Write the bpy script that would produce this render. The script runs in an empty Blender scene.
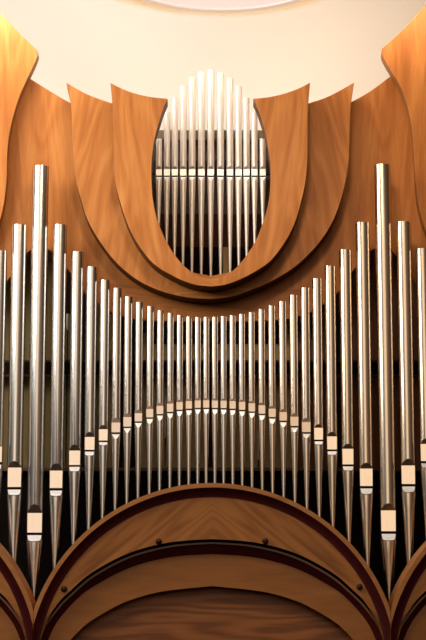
import bpy, bmesh, math, random
from mathutils import Vector
random.seed(7)
C = bpy.context.scene.collection
sc = bpy.context.scene
sc.view_settings.view_transform = 'Standard'
sc.view_settings.look = 'None'
sc.cycles.sample_clamp_indirect = 2.5
sc.cycles.caustics_reflective = False

# ------------------------------------------------------------------ camera
F, W, H = 2600.0, 426, 640
TILT = math.radians(14)
D, ZC = 20.0, 1.7
ct, st = math.cos(TILT), math.sin(TILT)


def P(px, py, Y=0.0):
    """the point of the vertical plane y = Y seen at pixel (px, py)"""
    u, v = px - 213.0, 320.0 - py
    dy, dz = F * ct - v * st, F * st + v * ct
    s = (Y + D) / dy
    return Vector((s * u, Y, ZC + s * dz))


def PX(Y=0.0, py=320):
    return P(214, py, Y).x


cd = bpy.data.cameras.new('camera')
cam = bpy.data.objects.new('camera', cd)
C.objects.link(cam)
cam.location = (0, -D, ZC)
cam.rotation_euler = (math.radians(90) + TILT, 0, 0)
cd.sensor_fit = 'VERTICAL'
cd.sensor_height = 36
cd.lens = F / H * 36
cd.clip_end = 200
sc.camera = cam


# ------------------------------------------------------------------ materials
def new_mat(name):
    m = bpy.data.materials.new(name)
    m.use_nodes = True
    nt = m.node_tree
    return m, nt, nt.nodes['Principled BSDF']


def wood(name, dark, mid, light, rough=0.45, across=16.0, along=1.1, seed=0.0, rings=0.5, spec=0.3):
    m, nt, b = new_mat(name)
    N, L = nt.nodes, nt.links
    uv = N.new('ShaderNodeUVMap')
    uv.uv_map = 'grain'
    mp = N.new('ShaderNodeMapping')
    mp.inputs['Scale'].default_value = (along, across, 1)
    mp.inputs['Location'].default_value = (seed, seed * 1.7, seed)
    L.new(uv.outputs['UV'], mp.inputs['Vector'])
    n1 = N.new('ShaderNodeTexNoise')
    n1.inputs['Scale'].default_value = 1.0
    n1.inputs['Detail'].default_value = 6
    n1.inputs['Roughness'].default_value = 0.62
    n1.inputs['Distortion'].default_value = 0.6
    L.new(mp.outputs['Vector'], n1.inputs['Vector'])
    # cathedral figure: rings of a slowly bent coordinate
    mp2 = N.new('ShaderNodeMapping')
    mp2.inputs['Scale'].default_value = (along * 0.55, across * 0.28, 1)
    mp2.inputs['Location'].default_value = (seed * 2.1, seed, 0)
    L.new(uv.outputs['UV'], mp2.inputs['Vector'])
    n2 = N.new('ShaderNodeTexNoise')
    n2.inputs['Scale'].default_value = 1.0
    n2.inputs['Detail'].default_value = 1.5
    L.new(mp2.outputs['Vector'], n2.inputs['Vector'])
    mul = N.new('ShaderNodeMath')
    mul.operation = 'MULTIPLY'
    mul.inputs[1].default_value = 55
    L.new(n2.outputs['Fac'], mul.inputs[0])
    sn = N.new('ShaderNodeMath')
    sn.operation = 'SINE'
    L.new(mul.outputs[0], sn.inputs[0])
    # fine pores
    mp3 = N.new('ShaderNodeMapping')
    mp3.inputs['Scale'].default_value = (along * 5, across * 9, 1)
    L.new(uv.outputs['UV'], mp3.inputs['Vector'])
    n3 = N.new('ShaderNodeTexNoise')
    n3.inputs['Scale'].default_value = 1.0
    n3.inputs['Detail'].default_value = 3
    L.new(mp3.outputs['Vector'], n3.inputs['Vector'])
    a1 = N.new('ShaderNodeMath')
    a1.operation = 'MULTIPLY_ADD'
    a1.inputs[1].default_value = 0.09 * rings
    L.new(sn.outputs[0], a1.inputs[0])
    L.new(n1.outputs['Fac'], a1.inputs[2])
    a2 = N.new('ShaderNodeMath')
    a2.operation = 'MULTIPLY_ADD'
    a2.inputs[1].default_value = 0.22
    L.new(n3.outputs['Fac'], a2.inputs[0])
    L.new(a1.outputs[0], a2.inputs[2])
    r = N.new('ShaderNodeValToRGB')
    e = r.color_ramp.elements
    e[0].position, e[0].color = 0.36, (*dark, 1)
    e[1].position, e[1].color = 0.86, (*light, 1)
    k = e.new(0.60)
    k.color = (*mid, 1)
    L.new(a2.outputs[0], r.inputs['Fac'])
    L.new(r.outputs['Color'], b.inputs['Base Color'])
    b.inputs['Roughness'].default_value = rough
    b.inputs['Specular IOR Level'].default_value = spec
    bp = N.new('ShaderNodeBump')
    bp.inputs['Strength'].default_value = 0.06
    bp.inputs['Distance'].default_value = 0.01
    L.new(a2.outputs[0], bp.inputs['Height'])
    L.new(bp.outputs['Normal'], b.inputs['Normal'])
    return m


def plain(name, col, rough=0.6, spec=0.3, metallic=0.0, noise=0.0, nscale=8):
    m, nt, b = new_mat(name)
    b.inputs['Base Color'].default_value = (*col, 1)
    b.inputs['Roughness'].default_value = rough
    b.inputs['Specular IOR Level'].default_value = spec
    b.inputs['Metallic'].default_value = metallic
    if noise:
        N, L = nt.nodes, nt.links
        tc = N.new('ShaderNodeTexCoord')
        n = N.new('ShaderNodeTexNoise')
        n.inputs['Scale'].default_value = nscale
        n.inputs['Detail'].default_value = 4
        L.new(tc.outputs['Object'], n.inputs['Vector'])
        r = N.new('ShaderNodeValToRGB')
        r.color_ramp.elements[0].color = (*[c * (1 - noise) for c in col], 1)
        r.color_ramp.elements[1].color = (*[min(1, c * (1 + noise)) for c in col], 1)
        L.new(n.outputs['Fac'], r.inputs['Fac'])
        L.new(r.outputs['Color'], b.inputs['Base Color'])
    return m


def metal(name, col, rough):
    """drawn pipe metal: faint vertical streaks in tone and polish"""
    m, nt, b = new_mat(name)
    N, L = nt.nodes, nt.links
    tc = N.new('ShaderNodeTexCoord')
    mp = N.new('ShaderNodeMapping')
    mp.inputs['Scale'].default_value = (55, 55, 0.04)
    L.new(tc.outputs['Object'], mp.inputs['Vector'])
    n = N.new('ShaderNodeTexNoise')
    n.inputs['Scale'].default_value = 1
    n.inputs['Detail'].default_value = 3
    L.new(mp.outputs['Vector'], n.inputs['Vector'])
    r = N.new('ShaderNodeValToRGB')
    r.color_ramp.elements[0].position = 0.3
    r.color_ramp.elements[1].position = 0.7
    r.color_ramp.elements[0].color = (*[c * 0.96 for c in col], 1)
    r.color_ramp.elements[1].color = (*[min(1, c * 1.02) for c in col], 1)
    L.new(n.outputs['Fac'], r.inputs['Fac'])
    L.new(r.outputs['Color'], b.inputs['Base Color'])
    mr = N.new('ShaderNodeMapRange')
    mr.inputs['To Min'].default_value = rough * 0.95
    mr.inputs['To Max'].default_value = rough * 1.05
    L.new(n.outputs['Fac'], mr.inputs['Value'])
    L.new(mr.outputs['Result'], b.inputs['Roughness'])
    b.inputs['Metallic'].default_value = 1
    return m


M = {}
M['back'] = wood('oiled_wood_back', (0.4423, 0.1382, 0.0236), (0.5774, 0.1935, 0.0388), (0.7126, 0.2765, 0.0674), seed=1.3, across=11, rings=.8)
M['mid'] = wood('oiled_wood_middle', (0.4546, 0.1437, 0.027), (0.602, 0.2102, 0.0438), (0.7371, 0.293, 0.0758), seed=4.1, across=12, rings=1.0)
M['front'] = wood('oiled_wood_front', (0.4914, 0.1604, 0.0303), (0.6389, 0.2267, 0.0488), (0.774, 0.3208, 0.0842), seed=7.7, across=12, rings=.9)
M['outer'] = wood('oiled_wood_outer', (0.4668, 0.1437, 0.0253), (0.6143, 0.2102, 0.0421), (0.7617, 0.2986, 0.0716), seed=9.2, across=10, rings=.8)
M['arch'] = wood('veneer_arch', (0.2146, 0.0693, 0.011), (0.3256, 0.1122, 0.0198), (0.407, 0.1551, 0.0319), seed=3.1, across=15, rings=1.3)
M['arch2'] = wood('veneer_arch_lower', (0.2516, 0.0858, 0.0154), (0.3182, 0.1122, 0.0209), (0.37, 0.1386, 0.0286), seed=5.1, across=9, rings=.6)
M['tymp'] = wood('veneer_tympanum', (0.18, 0.0546, 0.0121), (0.2736, 0.0868, 0.0198), (0.3312, 0.1116, 0.0275), seed=6.4, across=14, rings=2.4)
M['rim'] = wood('wood_rim', (0.3256, 0.1188, 0.0275), (0.407, 0.1551, 0.0385), (0.4588, 0.1848, 0.0523), seed=2.2, across=20, rings=.3)
M['edge'] = plain('painted_edge_shade', (.085, .028, .009), .5, .25, noise=.3)  # shadow under the U panels, painted onto their side faces
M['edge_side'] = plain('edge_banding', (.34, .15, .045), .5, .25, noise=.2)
M['maroon'] = plain('maroon_stain', (.060, .006, .006), .35, .35, noise=.25)
M['bead'] = plain('brown_bead', (.20, .075, .03), .4, .4, noise=.2)
M['stud'] = plain('dark_bronze', (.07, .025, .012), .35, .5, metallic=.6)
M['plaster'] = plain('cream_plaster', (.84, .79, .72), .9, .1, noise=.015, nscale=.6)
M['disc'] = plain('pink_plaster', (.80, .68, .62), .8, .15, noise=.02)
M['floor'] = plain('stone_floor', (.06, .04, .028), .6, .3, noise=.2)
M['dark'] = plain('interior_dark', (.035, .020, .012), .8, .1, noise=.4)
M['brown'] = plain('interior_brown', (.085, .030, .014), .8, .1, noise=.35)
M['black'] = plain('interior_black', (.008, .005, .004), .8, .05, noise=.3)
M['tan'] = wood('interior_tan_wood', (.36, .24, .115), (.45, .305, .15), (.54, .37, .195), seed=8.8, across=30, spec=.1, rough=.7)
M['olive'] = wood('interior_olive_wood', (.15, .10, .04), (.20, .14, .055), (.26, .18, .08), seed=2.8, across=30, spec=.1, rough=.7)
M['wood_warm_shade'] = wood('interior_warm_shade_wood', (.13, .05, .025), (.20, .08, .04), (.26, .11, .055), seed=3.8, across=30, spec=.1, rough=.7)  # right end of the rear row, its reddish lighting painted into the wood
M['bar'] = plain('grey_wood_bar', (.26, .21, .15), .6, .2, noise=.2)
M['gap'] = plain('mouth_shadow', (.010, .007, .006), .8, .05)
M['dull'] = metal('dull_interior_metal', (.72, .66, .56), .35)
METAL = [metal('pipe_metal_%d' % i, c, .21) for i, c in enumerate(
    [(.83, .815, .79), (.83, .785, .73), (.83, .755, .68), (.83, .715, .60), (.83, .695, .55)])]  # cool to warm light, left to right, painted into the metal tint
LIP = [metal('lip_metal_%d' % i, c, .21) for i, c in enumerate([(.96, .87, .78), (.96, .86, .74), (.96, .84, .70)])]  # peach hall reflection painted into the lip tone, warmer rightward
LIPP = []
for i, c in enumerate([(.98, .84, .72), (.98, .82, .67), (.98, .79, .60)]):  # pale reflection painted into the pointed lips and their caps
    m = metal('pointed_lip_metal_%d' % i, c, .32)
    m.node_tree.nodes['Principled BSDF'].inputs['Metallic'].default_value = .55
    LIPP.append(m)
M['lowlip'] = metal('lower_lip_metal', (.97, .97, .98), .28)  # white reflection painted into the lower lip colour
M['lowlip'].node_tree.nodes['Principled BSDF'].inputs['Metallic'].default_value = .3
SMALL = metal('small_pipe_metal', (.96, .89, .82), .36)
SMALL.node_tree.nodes['Principled BSDF'].inputs['Metallic'].default_value = .45
SMALLLIP = metal('small_lip_metal', (.98, .95, .92), .35)
SMALLLIP.node_tree.nodes['Principled BSDF'].inputs['Metallic'].default_value = .4


# ------------------------------------------------------------------ helpers
def link(name, bm, mat, parent=None, smooth=False, uvfn=None, bevel=0.0):
    bmesh.ops.recalc_face_normals(bm, faces=bm.faces)
    if uvfn:
        uvl = bm.loops.layers.uv.new('grain')
        for f in bm.faces:
            for lp in f.loops:
                lp[uvl].uv = uvfn(lp.vert.co)
    me = bpy.data.meshes.new(name)
    bm.to_mesh(me)
    bm.free()
    if smooth:
        for p in me.polygons:
            p.use_smooth = True
    me.materials.append(mat)
    o = bpy.data.objects.new(name, me)
    C.objects.link(o)
    if parent:
        o.parent = parent
    if smooth:
        try:
            me.set_sharp_from_angle(angle=math.radians(32))
        except Exception:
            pass
    if bevel:
        b = o.modifiers.new('soft_edge', 'BEVEL')
        b.width = bevel
        b.segments = 2
        b.limit_method = 'ANGLE'
        b.angle_limit = math.radians(50)
    return o


def tag(o, label, cat, group=None):
    o['label'] = label
    o['category'] = cat
    if group:
        o['group'] = group
    return o


def thing(name, label, cat, loc=(0, 0, 0), group=None):
    o = bpy.data.objects.new(name, None)
    o.empty_display_size = .1
    C.objects.link(o)
    o.location = loc
    return tag(o, label, cat, group)


def part_at(o, root):
    """mesh built in world coordinates: shift it under its thing's base"""
    o.data.transform(__import__('mathutils').Matrix.Translation(-Vector(root.location)))
    o.parent = root
    return o


def struct(o):
    o['kind'] = 'structure'
    return o


def spline(pts, n=8):
    """Catmull-Rom through pixel points"""
    out = []
    p = [pts[0]] + list(pts) + [pts[-1]]
    for i in range(1, len(p) - 2):
        a, b, c, d = p[i - 1], p[i], p[i + 1], p[i + 2]
        for k in range(n):
            t = k / n
            q = []
            for j in range(2):
                q.append(.5 * (2 * b[j] + (c[j] - a[j]) * t + (2 * a[j] - 5 * b[j] + 4 * c[j] - d[j]) * t * t
                               + (3 * b[j] - a[j] - 3 * c[j] + d[j]) * t ** 3))
            out.append(tuple(q))
    out.append(tuple(pts[-1]))
    return out


def slab_bm(px, Y, T):
    bm = bmesh.new()
    a = [bm.verts.new(P(x, y, Y)) for x, y in px]
    b = [bm.verts.new(v.co + Vector((0, T, 0))) for v in a]
    bm.faces.new(a)
    bm.faces.new(b[::-1])
    n = len(a)
    for i in range(n):
        j = (i + 1) % n
        bm.faces.new((a[j], a[i], b[i], b[j]))
    return bm


def box_bm(bm, x0, x1, y0, y1, z0, z1):
    v = [bm.verts.new((x, y, z)) for x in (x0, x1) for y in (y0, y1) for z in (z0, z1)]
    for f in ((0, 1, 3, 2), (4, 6, 7, 5), (0, 4, 5, 1), (2, 3, 7, 6), (0, 2, 6, 4), (1, 5, 7, 3)):
        bm.faces.new([v[i] for i in f])
    return bm


def pbox(x0, x1, y0, y1, Y, T, bm=None):
    """box whose front face spans pixels x0..x1, y0..y1 at depth Y"""
    bm = bm or bmesh.new()
    a, b = P(x0, y1, Y), P(x1, y0, Y)
    return box_bm(bm, a.x, b.x, Y, Y + T, a.z, b.z)


def uv_dir(ang, mirror=False, off=0.0):
    c, s = math.cos(ang), math.sin(ang)

    def f(co):
        x = abs(co.x) + .013 if mirror else co.x
        return (x * c + co.z * s + co.y * .3 + off, -x * s + co.z * c + co.y * .6)
    return f


UP = math.radians(90)

# ------------------------------------------------------------------ setting
YW = 1.5
ZCEIL = 9.95
bm = bmesh.new()
prof = [(YW, 0.0), (YW, 3.0), (YW, 6.0), (YW, ZCEIL - 1.1)]
for k in range(1, 13):
    a = k / 12 * math.pi / 2
    prof.append((YW - 1.1 + 1.1 * math.cos(a), ZCEIL - 1.1 + 1.1 * math.sin(a)))
rows = [[bm.verts.new((x, y, z)) for x in (-5.5, 0, 5.5)] for y, z in prof]
for r0, r1 in zip(rows, rows[1:]):
    for i in range(2):
        bm.faces.new((r0[i], r0[i + 1], r1[i + 1], r1[i]))
o = struct(link('wall_back', bm, M['plaster'], smooth=True))
o.data.set_sharp_from_angle(angle=math.radians(80))
bm = bmesh.new()
box_bm(bm, -5.5, 5.5, -6.0, YW - 1.1, ZCEIL, ZCEIL + .1)
struct(link('ceiling', bm, M['plaster']))
bm = bmesh.new()
box_bm(bm, -5.5, 5.5, -6, YW, -.1, 0)
struct(link('floor', bm, M['floor']))
# gallery front under the organ, below the frame
bm = bmesh.new()
box_bm(bm, -5, 5, -.55, 1.3, 0.0, 3.602)
struct(link('wall_front', bm, M['brown']))

# ------------------------------------------------------------------ ceiling light: disc and rim, warm glow painted on a flat ring around them
LY, LR, LZ = -1.50, .88, 0
edge = P(222, 11, LY + LR)
LZ = edge.z
cx = edge.x
root = thing('ceiling_light', 'round pink-white ceiling light with a warm glow painted around it, high above the pipes', 'ceiling light', (cx, LY, LZ))


def disc(r0, r1, z0, z1, seg=96):
    bm = bmesh.new()
    R = []
    for (r, z) in ((r0, z0), (r1, z0), (r1, z1), (r0, z1)):
        R.append([bm.verts.new((r * math.cos(2 * math.pi * k / seg), r * math.sin(2 * math.pi * k / seg), z)) for k in range(seg)])
    for i in range(4):
        a, b = R[i], R[(i + 1) % 4]
        for k in range(seg):
            bm.faces.new((a[k], a[(k + 1) % seg], b[(k + 1) % seg], b[k]))
    return bm


def torus(R, r, z, seg=96, n=10):
    bm = bmesh.new()
    rings = []
    for k in range(seg):
        a = 2 * math.pi * k / seg
        rings.append([bm.verts.new(((R + r * math.cos(2 * math.pi * j / n)) * math.cos(a),
                                    (R + r * math.cos(2 * math.pi * j / n)) * math.sin(a),
                                    z + r * math.sin(2 * math.pi * j / n))) for j in range(n)])
    for k in range(seg):
        a, b = rings[k], rings[(k + 1) % seg]
        for j in range(n):
            bm.faces.new((a[j], a[(j + 1) % n], b[(j + 1) % n], b[j]))
    return bm


em, nt, b = new_mat('glowing_disc')
b.inputs['Base Color'].default_value = (.8, .68, .62, 1)
b.inputs['Emission Color'].default_value = (1.0, .80, .70, 1)
b.inputs['Emission Strength'].default_value = .85
em2, nt, b = new_mat('glowing_rim')
b.inputs['Base Color'].default_value = (.75, .62, .55, 1)
b.inputs['Emission Color'].default_value = (1.0, .74, .60, 1)
b.inputs['Emission Strength'].default_value = .62
link('light_disc', disc(.02, LR - .05, 0.0, .03), em, root, smooth=True)
link('light_rim', disc(LR - .05, LR, -.012, .035), em2, root, smooth=True)
halo, nt, b = new_mat('painted_glow_ring')
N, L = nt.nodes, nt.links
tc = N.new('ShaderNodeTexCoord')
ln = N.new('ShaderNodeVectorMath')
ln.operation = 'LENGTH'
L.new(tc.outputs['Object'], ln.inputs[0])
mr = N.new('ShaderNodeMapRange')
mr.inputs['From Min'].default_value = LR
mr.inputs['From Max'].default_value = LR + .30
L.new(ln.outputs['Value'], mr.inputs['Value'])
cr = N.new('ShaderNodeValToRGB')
cr.color_ramp.elements[0].color = (.78, .34, .08, 1)  # glow beyond the disc painted as emission, fading outward
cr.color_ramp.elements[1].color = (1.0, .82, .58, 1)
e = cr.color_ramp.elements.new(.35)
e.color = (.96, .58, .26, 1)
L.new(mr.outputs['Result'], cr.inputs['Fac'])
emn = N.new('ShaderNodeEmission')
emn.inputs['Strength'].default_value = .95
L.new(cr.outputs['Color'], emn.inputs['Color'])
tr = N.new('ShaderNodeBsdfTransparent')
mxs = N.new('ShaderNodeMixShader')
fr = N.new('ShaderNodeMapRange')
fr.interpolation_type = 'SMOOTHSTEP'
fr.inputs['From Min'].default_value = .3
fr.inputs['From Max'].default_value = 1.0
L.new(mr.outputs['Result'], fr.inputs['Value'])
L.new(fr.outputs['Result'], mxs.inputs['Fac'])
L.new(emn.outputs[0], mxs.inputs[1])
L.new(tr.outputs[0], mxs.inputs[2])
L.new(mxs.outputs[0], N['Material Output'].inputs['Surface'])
o = link('painted_glow_ring', disc(LR - .02, LR + .30, .040, .044), halo, root, smooth=True)
bm = bmesh.new()
box_bm(bm, -.10, .10, -.10, .10, .095, ZCEIL - LZ)
link('stem', bm, M['plaster'], root)
bm = disc(.02, .12, .03, .10)
link('hub', bm, M['plaster'], root, smooth=True)

# ------------------------------------------------------------------ wooden case panels
u1_in_l = [(167.7, 98.6), (163.2, 110), (158.4, 125), (154.4, 141), (152.2, 157), (151.6, 172), (152.4, 194), (155.2, 211), (159.8, 226),
           (166.3, 241), (175, 255), (185.5, 267), (198, 275.8), (211, 278.8)]
u1_in_r = [(253.2, 98.6), (259.2, 113), (263.6, 127), (267, 142), (269.6, 157), (270.6, 172), (269.8, 192), (267, 209), (262, 225),
           (256, 240), (247.4, 254), (236.8, 267), (224.5, 275.8), (211, 278.8)]
u1_out_l = [(110.4, 82.7), (112.2, 102), (113.2, 126), (113.8, 155), (115, 180), (119.8, 201), (127.5, 224), (137, 243), (149.7, 260), (160, 268.7),
            (171, 275), (183, 280.9), (197, 285.2), (211, 286.6)]
u1_out_r = [(310.2, 82.4), (308.4, 103), (307.8, 126), (307.6, 158), (305.8, 180), (301.5, 201), (294.5, 224), (284.5, 243), (271.5, 260), (261, 268.2),
            (250, 274.6), (238.5, 280.2), (225, 284.9), (211, 286.6)]
u1_top_l = [(110.4, 82.7), (124, 89.5), (138, 94.2), (152, 97), (167.7, 98.6)]
u1_top_r = [(253.2, 98.6), (268, 97), (282, 94), (297, 89), (310.2, 82.4)]


def u_outline(out_l, out_r, in_l, in_r, top_l, top_r):
    a = spline(top_l, 5)[:-1]            # left tip -> inner left tip
    b = spline(in_l, 6)[:-1]             # down to the bottom of the opening
    c = spline(in_r, 6)[::-1][:-1]       # up to the inner right tip
    d = spline(top_r, 5)[:-1]            # to the right tip
    e = spline(out_r, 6)[:-1]            # down to the bottom
    f = spline(out_l, 6)[::-1][:-1]      # up to the left tip
    return a + b + c + d + e + f


root = tag(link('front_panel', slab_bm(u_outline(u1_out_l, u1_out_r, u1_in_l, u1_in_r, u1_top_l, u1_top_r), -.085, .18), M['front'],
                uvfn=uv_dir(UP - .10, True), bevel=.004),
           'foremost U-shaped wooden panel framing the small pipes', 'case panel', 'U-shaped case panels')
u2_out_l = [(66.4, 82.7), (70.6, 102.4), (71.8, 126), (73, 152), (76, 180), (81, 200), (88.5, 222), (101, 243.4), (116, 262.4), (132.8, 277), (149.7, 286.7),
            (168.7, 293.5), (190, 297.8), (211, 299.2)]
u2_out_r = [(354.2, 82.4), (351.3, 102), (349.8, 126), (349, 158), (346, 180), (341, 200), (333, 221), (320.5, 241), (303, 260), (286, 273), (268, 283),
            (249, 291), (232, 296.6), (211, 299.2)]
u2_in_l = [(140, 101), (140, 140), (141, 190), (152, 235), (178, 266), (211, 276)]
u2_in_r = [(282, 101), (282, 140), (281, 190), (270, 235), (244, 266), (211, 276)]
u2_top_l = [(66.4, 82.7), (86.8, 94), (111.4, 103), (126, 106), (140, 108)]
u2_top_r = [(282, 108), (296, 106), (309, 103), (330, 95.6), (354.2, 82.4)]
u2_in_l[0] = u2_top_l[-1]
u2_in_r[0] = u2_top_r[0]
tag(link('middle_panel', slab_bm(u_outline(u2_out_l, u2_out_r, u2_in_l, u2_in_r, u2_top_l, u2_top_r), .10, .165), M['mid'],
         uvfn=uv_dir(UP + .16, True), bevel=.004),
    'larger U-shaped wooden panel behind the foremost one, horned tips wider apart', 'case panel', 'U-shaped case panels')
# back panel: notched by the opening, its lower edge follows the pipe tops
top_l = [(-60, 20), (-20, 46), (12, 67), (30, 78.5), (50, 91), (70.6, 102.8), (90, 110), (132, 121)]
top_r = [(290, 121), (332, 110), (351.5, 101.8), (372, 90), (392.5, 74.6), (412, 61), (446, 38), (486, 12)]
inn = [(132, 121), (134, 190), (147, 240), (175, 270), (211, 279), (247, 270), (275, 240), (288, 190), (290, 121)]
low = [(-60, 340), (-20, 302), (7, 281), (28, 252), (48, 249), (67, 268), (84, 292), (99, 304), (111, 312), (123, 316), (136, 319), (166, 321), (211, 321)]
low_r = [(422 - x, y) for x, y in low]
outl = spline(top_l, 5)[:-1] + spline(inn, 6)[:-1] + spline(top_r, 5) + spline(low_r, 5)[:-1] + spline(low, 5)[::-1]
tag(link('backing_panel', slab_bm(outl, .27, .04), M['back'], uvfn=uv_dir(UP - .05, True), bevel=.003),
    'broad wooden backing panel behind both U shapes and the tall pipes', 'case panel')
wl = [(-70, -40), (-20, -7), (0, 12.8), (18, 31.5), (37.5, 50.5)]
wi = [(37.5, 50.5), (37.8, 55), (33, 67), (26.8, 80), (17.5, 102), (10.4, 129), (7.4, 152), (6.4, 183), (1.8, 214), (-8, 238), (-40, 280), (-70, 300)]
outl = spline(wl, 5)[:-1] + spline(wi, 6)
tag(link('side_panel', slab_bm(outl, .145, .12), M['outer'], uvfn=uv_dir(UP + .03), bevel=.004),
    'horned wooden side panel at the upper left corner beside the cream wall', 'case panel')
wl = [(426 + 70, -48), (446, -14), (425.5, 5.2), (404, 28.5), (382, 48.6)]
wi = [(382, 48.6), (381.8, 54), (386, 63), (392.8, 74.2), (399, 84), (407, 105), (412, 130), (414.8, 167), (417.4, 200), (425, 229), (440, 254), (496, 300)]
outl = spline(wl, 5)[:-1] + spline(wi, 6)
tag(link('side_panel', slab_bm(outl[::-1], .145, .12), M['outer'], uvfn=uv_dir(UP - .04, off=3.3), bevel=.004),
    'horned wooden side panel at the upper right corner beside the cream wall', 'case panel')

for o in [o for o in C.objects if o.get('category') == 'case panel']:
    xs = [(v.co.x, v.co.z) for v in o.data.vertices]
    if not o.name.startswith('backing'):        # cut edges recoloured; the U panels' underside shade is painted in
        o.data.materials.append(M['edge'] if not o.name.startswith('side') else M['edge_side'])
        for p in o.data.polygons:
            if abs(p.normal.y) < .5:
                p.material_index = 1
    for s in (-1, 1):
        x = {'front_panel': .52, 'middle_panel': .78, 'backing_panel': 1.1}.get(o.name, 0) * s
        z = 7.75 if not o.name.startswith('side') else 7.8 + .3 * s
        if o.name.startswith('side'):
            x = -1.86 if o.name == 'side_panel' else 1.86
        y1 = max(v.co.y for v in o.data.vertices)
        dep = {'front_panel': .003, 'middle_panel': .003, 'backing_panel': .83}.get(o.name, .003)
        bm = bmesh.new()
        box_bm(bm, x - .02, x + .02, y1 + .0005, y1 + dep, z - .03, z + .03)
        link('mounting_cleat', bm, M['brown'], o)

# ------------------------------------------------------------------ arched panels at the foot of the organ
CXA, HALF = 212.0, 178.6


def rim_y(dx):
    dx = abs(dx)
    return 672 - math.sqrt(max(0, 189.0 ** 2 - dx * dx))


def half(pts):
    return [(CXA - x, y) for x, y in pts[:0:-1]] + [(CXA + x, y) for x, y in pts]


def circ(R, end):
    """concentric inset of the rim: full mirrored pixel polyline"""
    out = []
    for k in range(-40, 41):
        a = k / 40 * end
        out.append((CXA + R * math.sin(a), 672 - R * math.cos(a)))
    return out


END = math.asin(HALF / 189.0)
# keep each inset inside its own bay: stop where it meets the bay's edge


def bay(R, bottom=700):
    pts = []
    lim = HALF
    for k in range(-48, 49):
        a = k / 48 * math.radians(100)
        x, y = R * math.sin(a), 672 - R * math.cos(a)
        if abs(x) <= lim and y < bottom:
            pts.append((CXA + x, y))
    x = min(lim, R)
    y = 672 - math.sqrt(max(0, R * R - x * x))
    pts = [(CXA - x, y)] + pts + [(CXA + x, y)]
    pts = [(pts[0][0], bottom)] + pts + [(pts[-1][0], bottom)]
    return pts


def resample(pts, n=120):
    L = [0.0]
    for a, b in zip(pts, pts[1:]):
        L.append(L[-1] + math.hypot(a[0] - b[0], a[1] - b[1]))
    out, j = [], 0
    for k in range(n + 1):
        t = L[-1] * k / n
        while j < len(L) - 2 and L[j + 1] < t:
            j += 1
        d = (L[j + 1] - L[j]) or 1
        q = (t - L[j]) / d
        out.append((pts[j][0] + (pts[j + 1][0] - pts[j][0]) * q, pts[j][1] + (pts[j + 1][1] - pts[j][1]) * q))
    return out


def strip_bm(curves):
    """lofted strip through (pixel curve, Y) rows"""
    bm = bmesh.new()
    cx0, lim = P(CXA, 612, YR).x, (P(390.7, 612, YR).x - P(33.4, 612, YR).x) / 2 - .0015

    def clamp(v):
        v.x = min(cx0 + lim, max(cx0 - lim, v.x))
        return v
    rows = [[bm.verts.new(clamp(P(x, y, Y))) for x, y in resample(c)] for c, Y in curves]
    for a, b in zip(rows, rows[1:]):
        for i in range(len(a) - 1):
            bm.faces.new((a[i], a[i + 1], b[i + 1], b[i]))
    return bm


BOT = 705
A1 = [(0, 539), (42, 542.3), (83, 553), (120, 572.5), (143, 592), (153, 602), (165, 618), (172, 631), (177, 646), (179.5, 670), (180, BOT)]
A1b = [(x - .6, y + 3.0 if y < 640 else y) for x, y in A1]
A1b[0] = (0, 542)
A1c = [(max(0, x - 1.6), y + 4.8 if y < 640 else y) for x, y in A1]
A1c[0] = (0, 543.8)
A2 = [(0, 553.8), (42, 557), (83, 567.8), (120, 587), (137, 600.5), (153, 619), (161, 633), (167, 650), (169.5, 672), (170, BOT)]
A3 = [(0, 586), (50, 591.5), (83, 600.5), (102, 609.5), (122, 621.5), (134, 632), (146, 646), (155, 664), (159, 680), (160, BOT)]
for A in (A1, A1b, A1c, A2, A3):
    A[:] = spline(A, 5)
hA1, hA1b, hA1c, hA2, hA3 = [half(a) for a in (A1, A1b, A1c, A2, A3)]
YR = -.42


def make_arch(label):
    base = P(CXA, BOT, YR)
    root = thing('arched_panel', label, 'arched case panel', (base.x, YR, base.z), 'arched case panels below the pipes')

    def put(name, bm, mat, uvfn=None, smooth=False, bevel=0):
        return part_at(link(name, bm, mat, None, smooth, uvfn, bevel), root)
    R0, R1, R2 = bay(189, BOT), bay(184.6, BOT), bay(175.2, BOT)
    put('rim', strip_bm([(R1, YR + .30), (R1, YR), (R0, YR), (R0, YR + .30)]), M['rim'], uv_dir(0), True)
    put('rim_molding', strip_bm([(R1, YR + .012), (bay(182, BOT), YR + .03), (bay(178, BOT), YR + .045), (R2, YR + .05), (R2, YR + .12)]), M['maroon'], None, True)

    def chevron(co):
        x = abs(co.x) + .02
        a = math.radians(40)
        return (x * math.cos(a) - co.z * math.sin(a), x * math.sin(a) + co.z * math.cos(a))
    put('upper_board', strip_bm([(R2, YR + .055), (hA1, YR + .055), (hA1, YR + .12)]), M['arch'], chevron)
    put('bead', strip_bm([(hA1b, YR + .125), (hA1b, YR + .095), (hA1c, YR + .095), (hA1c, YR + .125)]), M['bead'], None, True)
    put('inner_molding', strip_bm([(hA1c, YR + .11), (hA2, YR + .15), (hA2, YR + .21)]), M['maroon'], None, True)
    put('lower_board', strip_bm([(hA2, YR + .155), (hA3, YR + .155), (hA3, YR + .24)]), M['arch2'], uv_dir(.05, True))
    # tympanum: fills the innermost arch, horizontal grain
    t = [(CXA - 172, BOT)] + [(x, y - 14) for x, y in hA3[2:-2]] + [(CXA + 172, BOT)]
    put('tympanum_board', slab_bm(t[::-1], YR + .245, .03), M['tymp'], uv_dir(.02))
    return root


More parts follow.
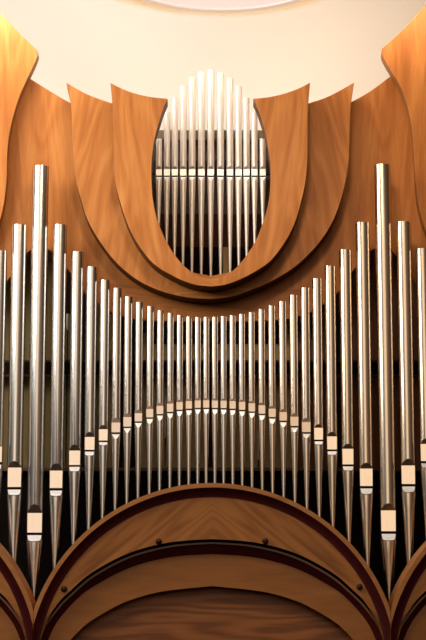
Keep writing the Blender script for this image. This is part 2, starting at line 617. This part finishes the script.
def arch_studs(root):
    for x, y in ((64, 590), (158.7, 542.6), (265.3, 542.2), (359.6, 588)):
        bm = bmesh.new()
        c = P(x, y - 1.2, YR + .045)
        r = .021
        prof = [(0.0, -.022), (r * .55, -.019), (r * .9, -.010), (r, 0.0), (r * 1.15, .004), (r * 1.15, .010)]
        rings = []
        for rr, yy in prof:
            rings.append([bm.verts.new((c.x + max(rr, .0005) * math.cos(2 * math.pi * k / 16), c.y + yy, c.z + max(rr, .0005) * math.sin(2 * math.pi * k / 16))) for k in range(16)])
        for a, b in zip(rings, rings[1:]):
            for k in range(16):
                bm.faces.new((a[k], a[(k + 1) % 16], b[(k + 1) % 16], b[k]))
        bm.faces.new(rings[0])
        part_at(link('stud', bm, M['stud'], None, True), root)


a0 = make_arch('central wooden arched panel with four dark round studs beneath the pipes')
kids = list(a0.children)
pitch = P(390.7, 612, YR).x - P(33.4, 612, YR).x
for s, lab in ((-1, 'partly seen wooden arched panel left of the studded central arch'), (1, 'partly seen wooden arched panel right of the studded central arch')):
    r = a0.copy()
    C.objects.link(r)
    r.location.x += s * pitch
    r['label'] = lab
    for ch in kids:
        c = ch.copy()
        C.objects.link(c)
        c.parent = r
arch_studs(a0)

# ------------------------------------------------------------------ pipes


def make_pipe(label, group, X, Y, r, z_top, z_arch, z_lip, z_slit_t, z_slit_b, z_low, z_foot, r_foot, mat, lipmat, lowmat, dmin=.5, cat='organ pipe', name='organ_pipe', pointed=False):
    """a flue pipe: flat upper lip pressed into the body, open slit, lower lip swelling back out, conical foot"""
    root = thing(name, label, cat, (X, Y, z_foot), group)
    NA, NC = 30, 6
    zf = z_foot

    def ring(z, d, rr):
        tc = math.acos(max(-1, min(1, d / rr)))
        tc = max(tc, 1e-4)
        out = []
        for k in range(NA + 1):                 # side and back, from the right edge of the flat to the left one
            a = tc + (2 * math.pi - 2 * tc) * k / NA
            out.append(Vector((rr * math.sin(a), -rr * math.cos(a), z - zf)))
        fl = []
        for k in range(NC + 1):                 # the flat, left edge to right edge
            x = rr * math.sin(tc)
            fl.append(Vector((-x + 2 * x * k / NC, -rr * math.cos(tc), z - zf)))
        return out, fl

    def build(name, rows, mat, arc, flat):
        bm = bmesh.new()
        R = []
        for (z, d, rr) in rows:
            a, f = ring(z, d, rr)
            R.append(([bm.verts.new(v) for v in a] if arc else None, [bm.verts.new(v) for v in f]))
        for k, (p, q) in enumerate(zip(R, R[1:])):
            if arc:
                for i in range(NA):
                    bm.faces.new((p[0][i], p[0][i + 1], q[0][i + 1], q[0][i]))
            if flat is True or (flat and k in flat):
                for i in range(NC):
                    bm.faces.new((p[1][i], p[1][i + 1], q[1][i + 1], q[1][i]))
        loose = [v for v in bm.verts if not v.link_faces]
        bmesh.ops.delete(bm, geom=loose, context='VERTS')
        bmesh.ops.remove_doubles(bm, verts=bm.verts, dist=r * .002)
        bmesh.ops.dissolve_degenerate(bm, dist=1e-6, edges=bm.edges)
        return link(name, bm, mat, root, smooth=True)

    dm = dmin * r
    rows = [(z_top, r, r)]
    n = 6
    rows.append((z_arch + (z_top - z_arch) * .5, r, r))
    for k in range(n + 1):
        t = k / n
        rows.append((z_arch + (z_lip - z_arch) * t, r + (dm - r) * t, r))
    nl = len(rows)
    rows += [(z_slit_t, dm, r), (z_slit_b, dm, r)]

    bm = bmesh.new()                            # wall thickness and the bore seen at the open top
    seg, R = 32, []
    for rr, z in ((r * .975, z_top - zf - .002), (r * .92, z_top - zf - .002), (r * .92, z_top - zf - r * 3)):
        R.append([bm.verts.new((rr * math.cos(2 * math.pi * k / seg), rr * math.sin(2 * math.pi * k / seg), z)) for k in range(seg)])
    for p, q in zip(R, R[1:]):
        for k in range(seg):
            bm.faces.new((p[k], p[(k + 1) % seg], q[(k + 1) % seg], q[k]))
    bm.faces.new(R[2])
    link('open_top', bm, mat, root, smooth=True)
    build('body', rows, mat, True, set() if pointed else set(range(nl - 1)))
    # lip plates stand a hair proud of the body's edges
    build('upper_lip', (rows[2:2 + n] if pointed else []) + [(z_lip, dm, r), ((z_lip + z_slit_t) / 2, dm + r * .02, r), (z_slit_t, dm + r * .03, r)], lipmat, False, True)
    lrows = []
    for k in range(17):
        t = 1 - (1 - k / 16) ** 1.6
        s = t ** .55 if pointed else .32 * t + .68 * t ** 7
        lrows.append((z_slit_b + (z_low - z_slit_b) * t, dm + (r - dm) * s, r))
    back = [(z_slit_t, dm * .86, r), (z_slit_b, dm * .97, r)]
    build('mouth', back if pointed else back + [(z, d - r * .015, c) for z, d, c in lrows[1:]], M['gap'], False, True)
    lo = build('lower_lip', lrows, lowmat, False, True)
    if not pointed:                             # the bib sits inside the dark edge of the mouth
        z0 = z_slit_b - zf
        for v in lo.data.vertices:
            v.co.x *= .95
            v.co.z = z0 + (v.co.z - z0) * .92
            v.co.y -= r * .012
    frows = [(a, b, c) for a, b, c in lrows]
    m = 6
    for k in range(1, m + 1):
        t = k / m
        rr = r + (r_foot - r) * t
        frows.append((z_low + (z_foot - z_low) * t, rr, rr))

    build('foot', frows, mat, True, False)
    return root


# (x top, y top, x mouth, arch, lip, slit top, slit bottom, lower end)
FR = [
    (0.5, 250, -4.2, 442.5, 446.5, 462, 464.8, 470.5), (19.3, 224, 14.8, 461.5, 467.6, 487, 489.6, 496.2), (40.4, 165, 35.3, 504.8, 513, 532.6, 535.2, 542.4),
    (60.1, 224, 56.2, 464, 470.6, 488, 490.6, 497), (77.2, 251.2, 75, 445, 450.6, 465, 466.9, 472.3), (91.6, 266.4, 90, 432.3, 437, 449.8, 451.7, 456.4),
    (105, 279.6, 103.3, 425.4, 429.2, 440.5, 442.2, 445.8), (117.2, 288, 115.8, 418.2, 422.5, 432.2, 434, 439.5), (128.4, 296.3, 127.4, 413.8, 417, 426.5, 428, 433),
    (139.3, 302, 138.4, 410, 413.2, 421.3, 422.8, 428), (150.3, 306.3, 149.8, 406.4, 409, 417.3, 418.8, 424.5), (160.2, 310.4, 160.2, 403.2, 405.8, 414, 415.4, 421),
    (170.3, 313, 170.3, 401.4, 403.6, 411.8, 413.2, 418.6), (179.7, 315, 179.8, 400, 402, 409.6, 411, 416.5), (188.9, 316.5, 189, 399.2, 401, 408.6, 410, 415.4),
    (197.7, 317, 198, 398.6, 400.4, 407.8, 409.2, 414.4), (206.1, 317, 206.4, 398.4, 400.2, 407.6, 409, 414.2)]
FRR = [
    (214.6, 316.8, 215.2, 398.6, 400.4, 407.8, 409.2, 414.3), (223.2, 316.2, 223.9, 398.8, 400.6, 408, 409.4, 414.6), (232.2, 315.5, 232.9, 399.2, 401, 408.6, 410, 415.2),
    (241.7, 314, 242.2, 400, 401.8, 409.8, 411.2, 416.4), (251, 312.3, 252.2, 401.2, 403.2, 411.4, 412.8, 418.2), (261, 309.2, 262.4, 403, 405.2, 413.6, 415, 420.4),
    (271, 305.5, 272.8, 406.4, 408.6, 417, 418.5, 424), (282, 301.2, 283.6, 409.4, 412, 420.6, 422.1, 427.4), (293.2, 294.8, 294.6, 413.6, 416.6, 425.9, 427.5, 432.4),
    (304.6, 287.4, 306.6, 418.4, 422, 432, 433.7, 438.6), (316.3, 278.2, 319.2, 424.5, 427.8, 439.6, 441.4, 445.2), (329.4, 265.6, 332.5, 432.2, 436.4, 449.4, 451.3, 455.8),
    (344.8, 249.2, 348.2, 444.2, 448.8, 464.4, 466.4, 471.4), (361.6, 221.8, 367, 463.2, 468.6, 486, 488.5, 495), (382.5, 163.6, 388, 503.8, 510.4, 531.2, 533.9, 541.6),
    (403.2, 221, 408.3, 459.2, 465.5, 484, 486.5, 493.2), (421.8, 248, 427.3, 438.7, 444, 461, 463.4, 468.5)]
RAD = [7.0, 7.7, 8.35, 7.2, 6.3, 5.6, 5.05, 4.7, 4.35, 4.05, 3.85, 3.7, 3.55, 3.45, 3.38, 3.3, 3.3]
FR += FRR
RAD += RAD[::-1]
ORD = ['zeroth', 'first', 'second', 'third', 'fourth', 'fifth', 'sixth', 'seventh', 'eighth', 'ninth', 'tenth', 'eleventh', 'twelfth', 'thirteenth', 'fourteenth', 'fifteenth', 'sixteenth']
fx = []
feet = []
BAYX = [CXA - 357.3, CXA, CXA + 357.3]


def any_rim(px):
    return min(rim_y(px - c) if abs(px - c) <= HALF else 999 for c in BAYX) if any(abs(px - c) <= HALF for c in BAYX) else 617


for i, (xt, yt, xm, ya, yl, ys, ysb, yb) in enumerate(FR):
    X = (P(xt, yt).x + P(xm, ys).x) / 2
    r = RAD[i] * PX(0, 380)
    Y = 0.0
    yf = min(any_rim(xm) + 6, 622)
    zz = [P(xm, v, -r * .5 if k else -r).z for k, v in enumerate((yt, ya, yl, ys, ysb, yb))]
    zz[0] = P(xt, yt, -r).z
    zf = P(xm, yf, 0).z
    pointed = 7 <= i <= 26
    if i == 2:
        lab = 'tallest polished silver organ pipe of the left half, standing over the V of the arches'
    elif i == 31:
        lab = 'tallest polished warm-light-tinted organ pipe of the right half, over the V of the arches'
    elif i < 2:
        lab = '%s polished silver organ pipe left of the tallest left pipe, beside the picture edge' % ORD[2 - i] if i == 0 else 'first polished silver organ pipe left of the tallest left pipe'
    elif i > 31:
        lab = 'first polished warm-light-tinted organ pipe right of the tallest right pipe' if i == 32 else 'second polished warm-light-tinted organ pipe right of the tallest right pipe, cut by the edge'
    elif i <= 16:
        lab = '%s organ pipe right of the tallest left pipe, silver with %s mouth' % (ORD[i - 2], 'pointed' if pointed else 'rounded')
    else:
        lab = '%s organ pipe left of the tallest right pipe, warm-light-tinted with %s mouth' % (ORD[31 - i], 'pointed' if pointed else 'rounded')
    feet.append((xm, yf, max(.33 * RAD[i], 1.45)))
    q = min(4, int(i / 34 * 5))
    make_pipe(lab, 'large polished pipes in the front row', X, Y, r, zz[0], zz[1], zz[2], zz[3], zz[4], zz[5], zf, max(.33 * r, 1.45 * PX()),
              METAL[q], (LIPP if pointed else LIP)[min(2, int(i / 34 * 3))], M['lowlip'], dmin=.50 if not pointed else .42, pointed=pointed)
    fx.append(X)

# small pipes inside the opening of the front U
SM = [(158.9, 138.5), (166.9, 112.2), (174.8, 97), (183.2, 85.6), (192.1, 77), (201.4, 71.5), (210.8, 69.5), (220.5, 72.2), (230, 77.4), (238.6, 85.5), (246.5, 97.5), (254.5, 112.5), (262.8, 138.5)]
YS = .42


def u_bottom(px):
    pts = u1_in_l[5:] + u1_in_r[::-1][1:9]
    for a, b in zip(pts, pts[1:]):
        if a[0] <= px <= b[0]:
            return a[1] + (b[1] - a[1]) * (px - a[0]) / (b[0] - a[0])
    return 215


for i, (x, yt) in enumerate(SM):
    k = PX(YS, 170)
    r = (3.05 + .45 * math.cos((i - 6) / 6 * 1.3)) * k
    X = P(x, 176, YS).x
    if i == 6:
        lab = 'tallest small pale pipe, at the centre of the U opening'
    else:
        j = min(i, 12 - i)
        side = 'left' if i < 6 else 'right'
        lab = 'small pale pipe, %s from the %s rim of the U opening' % (ORD[j + 1], side)
    g = lambda v: P(x, v, YS - r * .6).z
    make_pipe(lab, 'small pale pipes inside the U-shaped opening', X, YS, r, P(x, yt, YS - r).z, g(166.5), g(168.8), g(175.3), g(176.7), g(181.5),
              P(x, u_bottom(x) + 7, YS).z, 1.05 * k, SMALL, SMALLLIP, SMALLLIP, dmin=.42, cat='small organ pipe', name='small_organ_pipe', pointed=True)

# ------------------------------------------------------------------ chests and rails that carry the pipes
root = thing('windchest', 'dark windchest hidden behind the arches, carrying the front pipes', 'windchest', (0, 0, 3.604))
pts = []
for k in range(0, 567):
    px = -70 + k
    y = max(any_rim(px + q) for q in (-9, -6, -3, 0, 3, 6, 9)) + 9
    for fpx, fy, fr in feet:
        if abs(px - fpx) <= fr + 1.2:
            y = fy + .35
    pts.append((px, y))
bm = bmesh.new()
ring0 = [(P(x, y, 0).x, P(x, y, 0).z) for x, y in pts]
zb = P(213, BOT, 0).z
a = [bm.verts.new((x, -.10, z)) for x, z in ring0]
b = [bm.verts.new((x, .10, z)) for x, z in ring0]
c = [bm.verts.new((x, -.10, zb)) for x, z in ring0]
d = [bm.verts.new((x, .10, zb)) for x, z in ring0]
for i in range(len(a) - 1):
    bm.faces.new((a[i], a[i + 1], b[i + 1], b[i]))
    bm.faces.new((a[i], c[i], c[i + 1], a[i + 1]))
    bm.faces.new((b[i], b[i + 1], d[i + 1], d[i]))
    bm.faces.new((c[i], d[i], d[i + 1], c[i + 1]))
part_at(link('toe_board', bm, M['black']), root)
bm = bmesh.new()
box_bm(bm, -4.2, 4.2, -.10, .12, 3.604, zb - .001)
part_at(link('chest_box', bm, M['black']), root)

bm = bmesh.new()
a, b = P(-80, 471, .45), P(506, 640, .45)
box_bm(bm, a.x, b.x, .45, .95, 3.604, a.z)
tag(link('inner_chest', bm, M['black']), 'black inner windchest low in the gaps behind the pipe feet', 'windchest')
tag(link('chest_rail', pbox(-80, 506, 467.6, 470.6, .40, .045), plain('rail_brown', (.16, .09, .05), .5, noise=.2)),
    'thin brown rail crossing the dark gaps behind the pipe feet', 'rail')

root = thing('rack_gap_shade', 'dark horizontal gap painted black behind the tall pipes, edged by thin rails', 'rack gap shade', (0, .40, P(213, 376, .4).z))
part_at(link('gap_shade', pbox(-80, 506, 362, 374.5, .41, .03), M['black']), root)  # darkness of the gap between the rails, painted as a black box
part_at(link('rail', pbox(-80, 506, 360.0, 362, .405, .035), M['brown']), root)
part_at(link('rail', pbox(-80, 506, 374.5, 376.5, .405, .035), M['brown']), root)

# back of the case: dark, closing the interior behind both pipe fields
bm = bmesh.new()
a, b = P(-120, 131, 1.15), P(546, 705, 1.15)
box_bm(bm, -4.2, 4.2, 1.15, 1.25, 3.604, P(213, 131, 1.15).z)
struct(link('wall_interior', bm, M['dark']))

# wooden pipes of the rear row, seen only as slivers in the gaps: (gap after front pipe i, top y, width factor, material)
VOID = {4, 7, 8, 16, 28}
for i in range(33):
    if i in VOID:
        continue
    xm = (fx[i] + fx[i + 1]) / 2
    gap = fx[i + 1] - fx[i]
    yt = {0: 272, 1: 244, 2: 262, 3: 314, 5: 300, 6: 314, 9: 333, 29: 268, 30: 244, 31: 244, 32: 272}.get(i, 344 if 10 <= i <= 23 else 312)
    YB = .52
    w = gap * .80
    x = xm * (D + YB) / D
    zt, zb_ = P(213, yt, YB).z, P(213, 471, .45).z + .002
    root = thing('wooden_pipe', 'shaded brown wooden pipe behind the gap after the %s front pipe from the left' % (
        (ORD + ['seventeenth', 'eighteenth', 'nineteenth', 'twentieth', 'twenty-first', 'twenty-second', 'twenty-third', 'twenty-fourth', 'twenty-fifth', 'twenty-sixth',
                'twenty-seventh', 'twenty-eighth', 'twenty-ninth', 'thirtieth', 'thirty-first', 'thirty-second', 'thirty-third'])[i + 1]),
        'wooden pipe', (x, YB, zb_), 'wooden pipes in the shaded row behind')
    bm = bmesh.new()
    hgt = zt - zb_
    box_bm(bm, -w / 2, w / 2, 0, w * .9, .03, hgt)
    ph = i * .37
    link('trunk', bm, M['olive'] if i < 6 else M['tan'] if i < 25 else M['wood_warm_shade'], root, uvfn=lambda co, ph=ph: (co.z + ph, co.x + co.y + ph), bevel=.002)
    bm = bmesh.new()
    box_bm(bm, -w * .2, w * .2, w * .2, w * .6, 0, .03)
    link('foot', bm, M['dark'], root)

# slim pale metal pipes glimpsed in three of the gaps
for (x, y0, y1, rp, lab) in ((165.2, 398, 438, .75, 'slim pale metal pipe in shadow in a gap left of the centre'),
                             (258.3, 430, 460, .7, 'slim pale metal pipe in shadow in a gap right of the centre'),
                             (67.5, 314, 330, 1.5, 'short pale metal pipe top in shadow beside the tall left pipes')):
    YB = .36
    bot = P(x, 471, YB).z - .0
    z1, z0 = P(x, y0, YB).z, P(x, y1, YB).z
    k = PX(YB)
    zfl = P(213, 467.6, .40).z
    root = thing('slim_pipe', lab, 'slim metal pipe', (P(x, y1, YB).x, YB, z0))
    bm = bmesh.new()
    seg = 16
    prof = [(rp * k, z1 - z0), (rp * k, 0.04), (rp * k * .55, 0)]
    rr = [[bm.verts.new((q * math.cos(2 * math.pi * j / seg), q * math.sin(2 * math.pi * j / seg), z)) for j in range(seg)] for q, z in prof]
    for a, b in zip(rr, rr[1:]):
        for j in range(seg):
            bm.faces.new((a[j], a[(j + 1) % seg], b[(j + 1) % seg], b[j]))
    bm.faces.new(rr[0])
    link('body', bm, M['dull'], root, smooth=True)
    bm = bmesh.new()
    box_bm(bm, -.004, .004, -.004, .03, min(-.01, zfl - z0 + .003), 0)
    link('mounting_stay', bm, M['black'], root)

# inside the opening behind the small pipes
root = thing('small_pipe_rack', 'brown wooden rack with cross bars behind the small pale pipes', 'pipe rack', (0, .6, P(213, 285, .6).z))
part_at(link('top_bar', pbox(140, 282, 130.2, 139.5, .62, .05), M['bar']), root)
part_at(link('middle_bar', pbox(140, 282, 160.5, 173.5, .56, .05), plain('bar_dark', (.045, .028, .02), .6, noise=.3)), root)
part_at(link('back_board', pbox(140, 282, 139.5, 214, .70, .03), plain('rack_taupe', (.16, .115, .08), .7, noise=.3)), root)
part_at(link('lower_board', pbox(140, 282, 214, 247, .70, .03), M['brown']), root)
part_at(link('post', pbox(223, 229.5, 247, 283, .66, .03), M['tan'], uvfn=uv_dir(UP)), root)
part_at(link('side_post', pbox(136, 142, 131, 285, .60, .12), M['brown']), root)
part_at(link('side_post', pbox(280, 286, 131, 285, .60, .12), M['brown']), root)
# curved toe board carrying the small pipes, behind the lower bend of the U
pts = []
for k in range(229):
    px = 154 + .5 * k
    y = max(u_bottom(px + q) for q in (-4, -2, 0, 2, 4)) + 9
    for fpx, _y in SM:
        if abs(px - fpx) <= 2.0:
            y = u_bottom(fpx) + 7.35
    pts.append((px, y))
bm = bmesh.new()
top = [P(x, y, YS) for x, y in pts]
a = [bm.verts.new((p.x, YS - .09, p.z)) for p in top]
b = [bm.verts.new((p.x, YS + .09, p.z)) for p in top]
zz = P(213, 291, YS).z
c = [bm.verts.new((p.x, YS - .09, min(zz, p.z - .03))) for p in top]
d = [bm.verts.new((p.x, YS + .09, min(zz, p.z - .03))) for p in top]
for i in range(228):
    bm.faces.new((a[i], a[i + 1], b[i + 1], b[i]))
    bm.faces.new((a[i], c[i], c[i + 1], a[i + 1]))
    bm.faces.new((b[i], b[i + 1], d[i + 1], d[i]))
    bm.faces.new((c[i], d[i], d[i + 1], c[i + 1]))
tag(link('toe_shelf', bm, M['brown']), 'curved toe shelf under the small pipes, hidden by the U panel', 'shelf')

# ------------------------------------------------------------------ light


def area(name, loc, target, size, power, col, size_y=None, spread=180):
    ld = bpy.data.lights.new(name, 'AREA')
    ld.energy = power
    ld.color = col
    ld.size = size
    if size_y:
        ld.shape = 'RECTANGLE'
        ld.size_y = size_y
    ld.spread = math.radians(spread)
    o = bpy.data.objects.new(name, ld)
    C.objects.link(o)
    o.location = loc
    o.rotation_euler = (Vector(target) - Vector(loc)).to_track_quat('-Z', 'Y').to_euler()
    return o


area('downlight', (.1, -4.2, 9.7), (0, .1, 7.0), .9, 76, (1.0, .76, .50))
area('window_left', (-4.4, -2.6, 9.3), (-1.0, .3, 7.9), 3.4, 310, (1.0, .95, .87))
area('added_wall_fill', (-1.5, -.4, 9.6), (-1.3, YW, 9.0), 2.0, 29, (1.0, .94, .87), .3)  # unseen lamp added to brighten the left of the cream wall
area('added_wall_fill', (1.1, -.4, 9.6), (1.1, YW, 9.0), 2.4, 27, (1.0, .81, .62), .3)  # unseen warmer lamp added for the right of the wall

w = bpy.data.worlds.new('hall')
sc.world = w
w.use_nodes = True
nt = w.node_tree
N, L = nt.nodes, nt.links
bg = N['Background']
tc = N.new('ShaderNodeTexCoord')
sx = N.new('ShaderNodeSeparateXYZ')
L.new(tc.outputs['Generated'], sx.inputs[0])


def ramp(sock, lo, hi, stops):
    mr = N.new('ShaderNodeMapRange')
    mr.inputs['From Min'].default_value = lo
    mr.inputs['From Max'].default_value = hi
    L.new(sock, mr.inputs['Value'])
    r = N.new('ShaderNodeValToRGB')
    r.color_ramp.interpolation = 'EASE'
    e = r.color_ramp.elements
    while len(e) > 1:
        e.remove(e[-1])
    for k, (p, c) in enumerate(stops):
        q = e[0] if k == 0 else e.new((p - lo) / (hi - lo))
        q.position = (p - lo) / (hi - lo)
        q.color = (*c, 1)
    L.new(mr.outputs['Result'], r.inputs['Fac'])
    return r.outputs['Color']


def math_n(op, a, b=None):
    n = N.new('ShaderNodeMath')
    n.operation = op
    for k, v in enumerate((a, b)):
        if v is None:
            continue
        if isinstance(v, (int, float)):
            n.inputs[k].default_value = v
        else:
            L.new(v, n.inputs[k])
    return n.outputs[0]


az = math_n('ARCTAN2', sx.outputs['X'], math_n('MULTIPLY', sx.outputs['Y'], -1.0))     # 0 = the hall facing the organ, + = right
B = (1.0, .74, .52)
colaz = ramp(az, -math.pi, math.pi, [
    (-3.1, (.05, .03, .02)), (-1.9, (.16, .13, .10)), (-1.25, (.05, .05, .047)), (-.85, (.10, .095, .088)), (-.54, (.27, .24, .20)), (-.30, (1.3, 1.04, .80)),
    (.14, (1.45, 1.10, .78)), (.32, (.32, .23, .165)), (.85, (.15, .10, .07)), (1.35, (.06, .035, .022)), (1.9, (.20, .12, .07)), (3.1, (.05, .03, .02))])
elev = ramp(sx.outputs['Z'], -1, 1, [
    (-1, (.02, .015, .01)), (-.2, (.03, .02, .015)), (-.02, (.15, .13, .12)), (.09, (.95, .95, .95)), (.28, (1.0, 1.0, 1.0)), (.40, (1.0, 1.1, 1.3)), (.55, (1.0, 1.2, 1.6)), (.75, (.5, .6, .8)), (.9, (.06, .06, .06)), (1, (.05, .05, .05))])
mx = N.new('ShaderNodeMix')
mx.data_type = 'RGBA'
mx.blend_type = 'MULTIPLY'
mx.inputs['Factor'].default_value = 1
L.new(colaz, mx.inputs['A'])
L.new(elev, mx.inputs['B'])
L.new(mx.outputs['Result'], bg.inputs['Color'])
bg.inputs['Strength'].default_value = .8
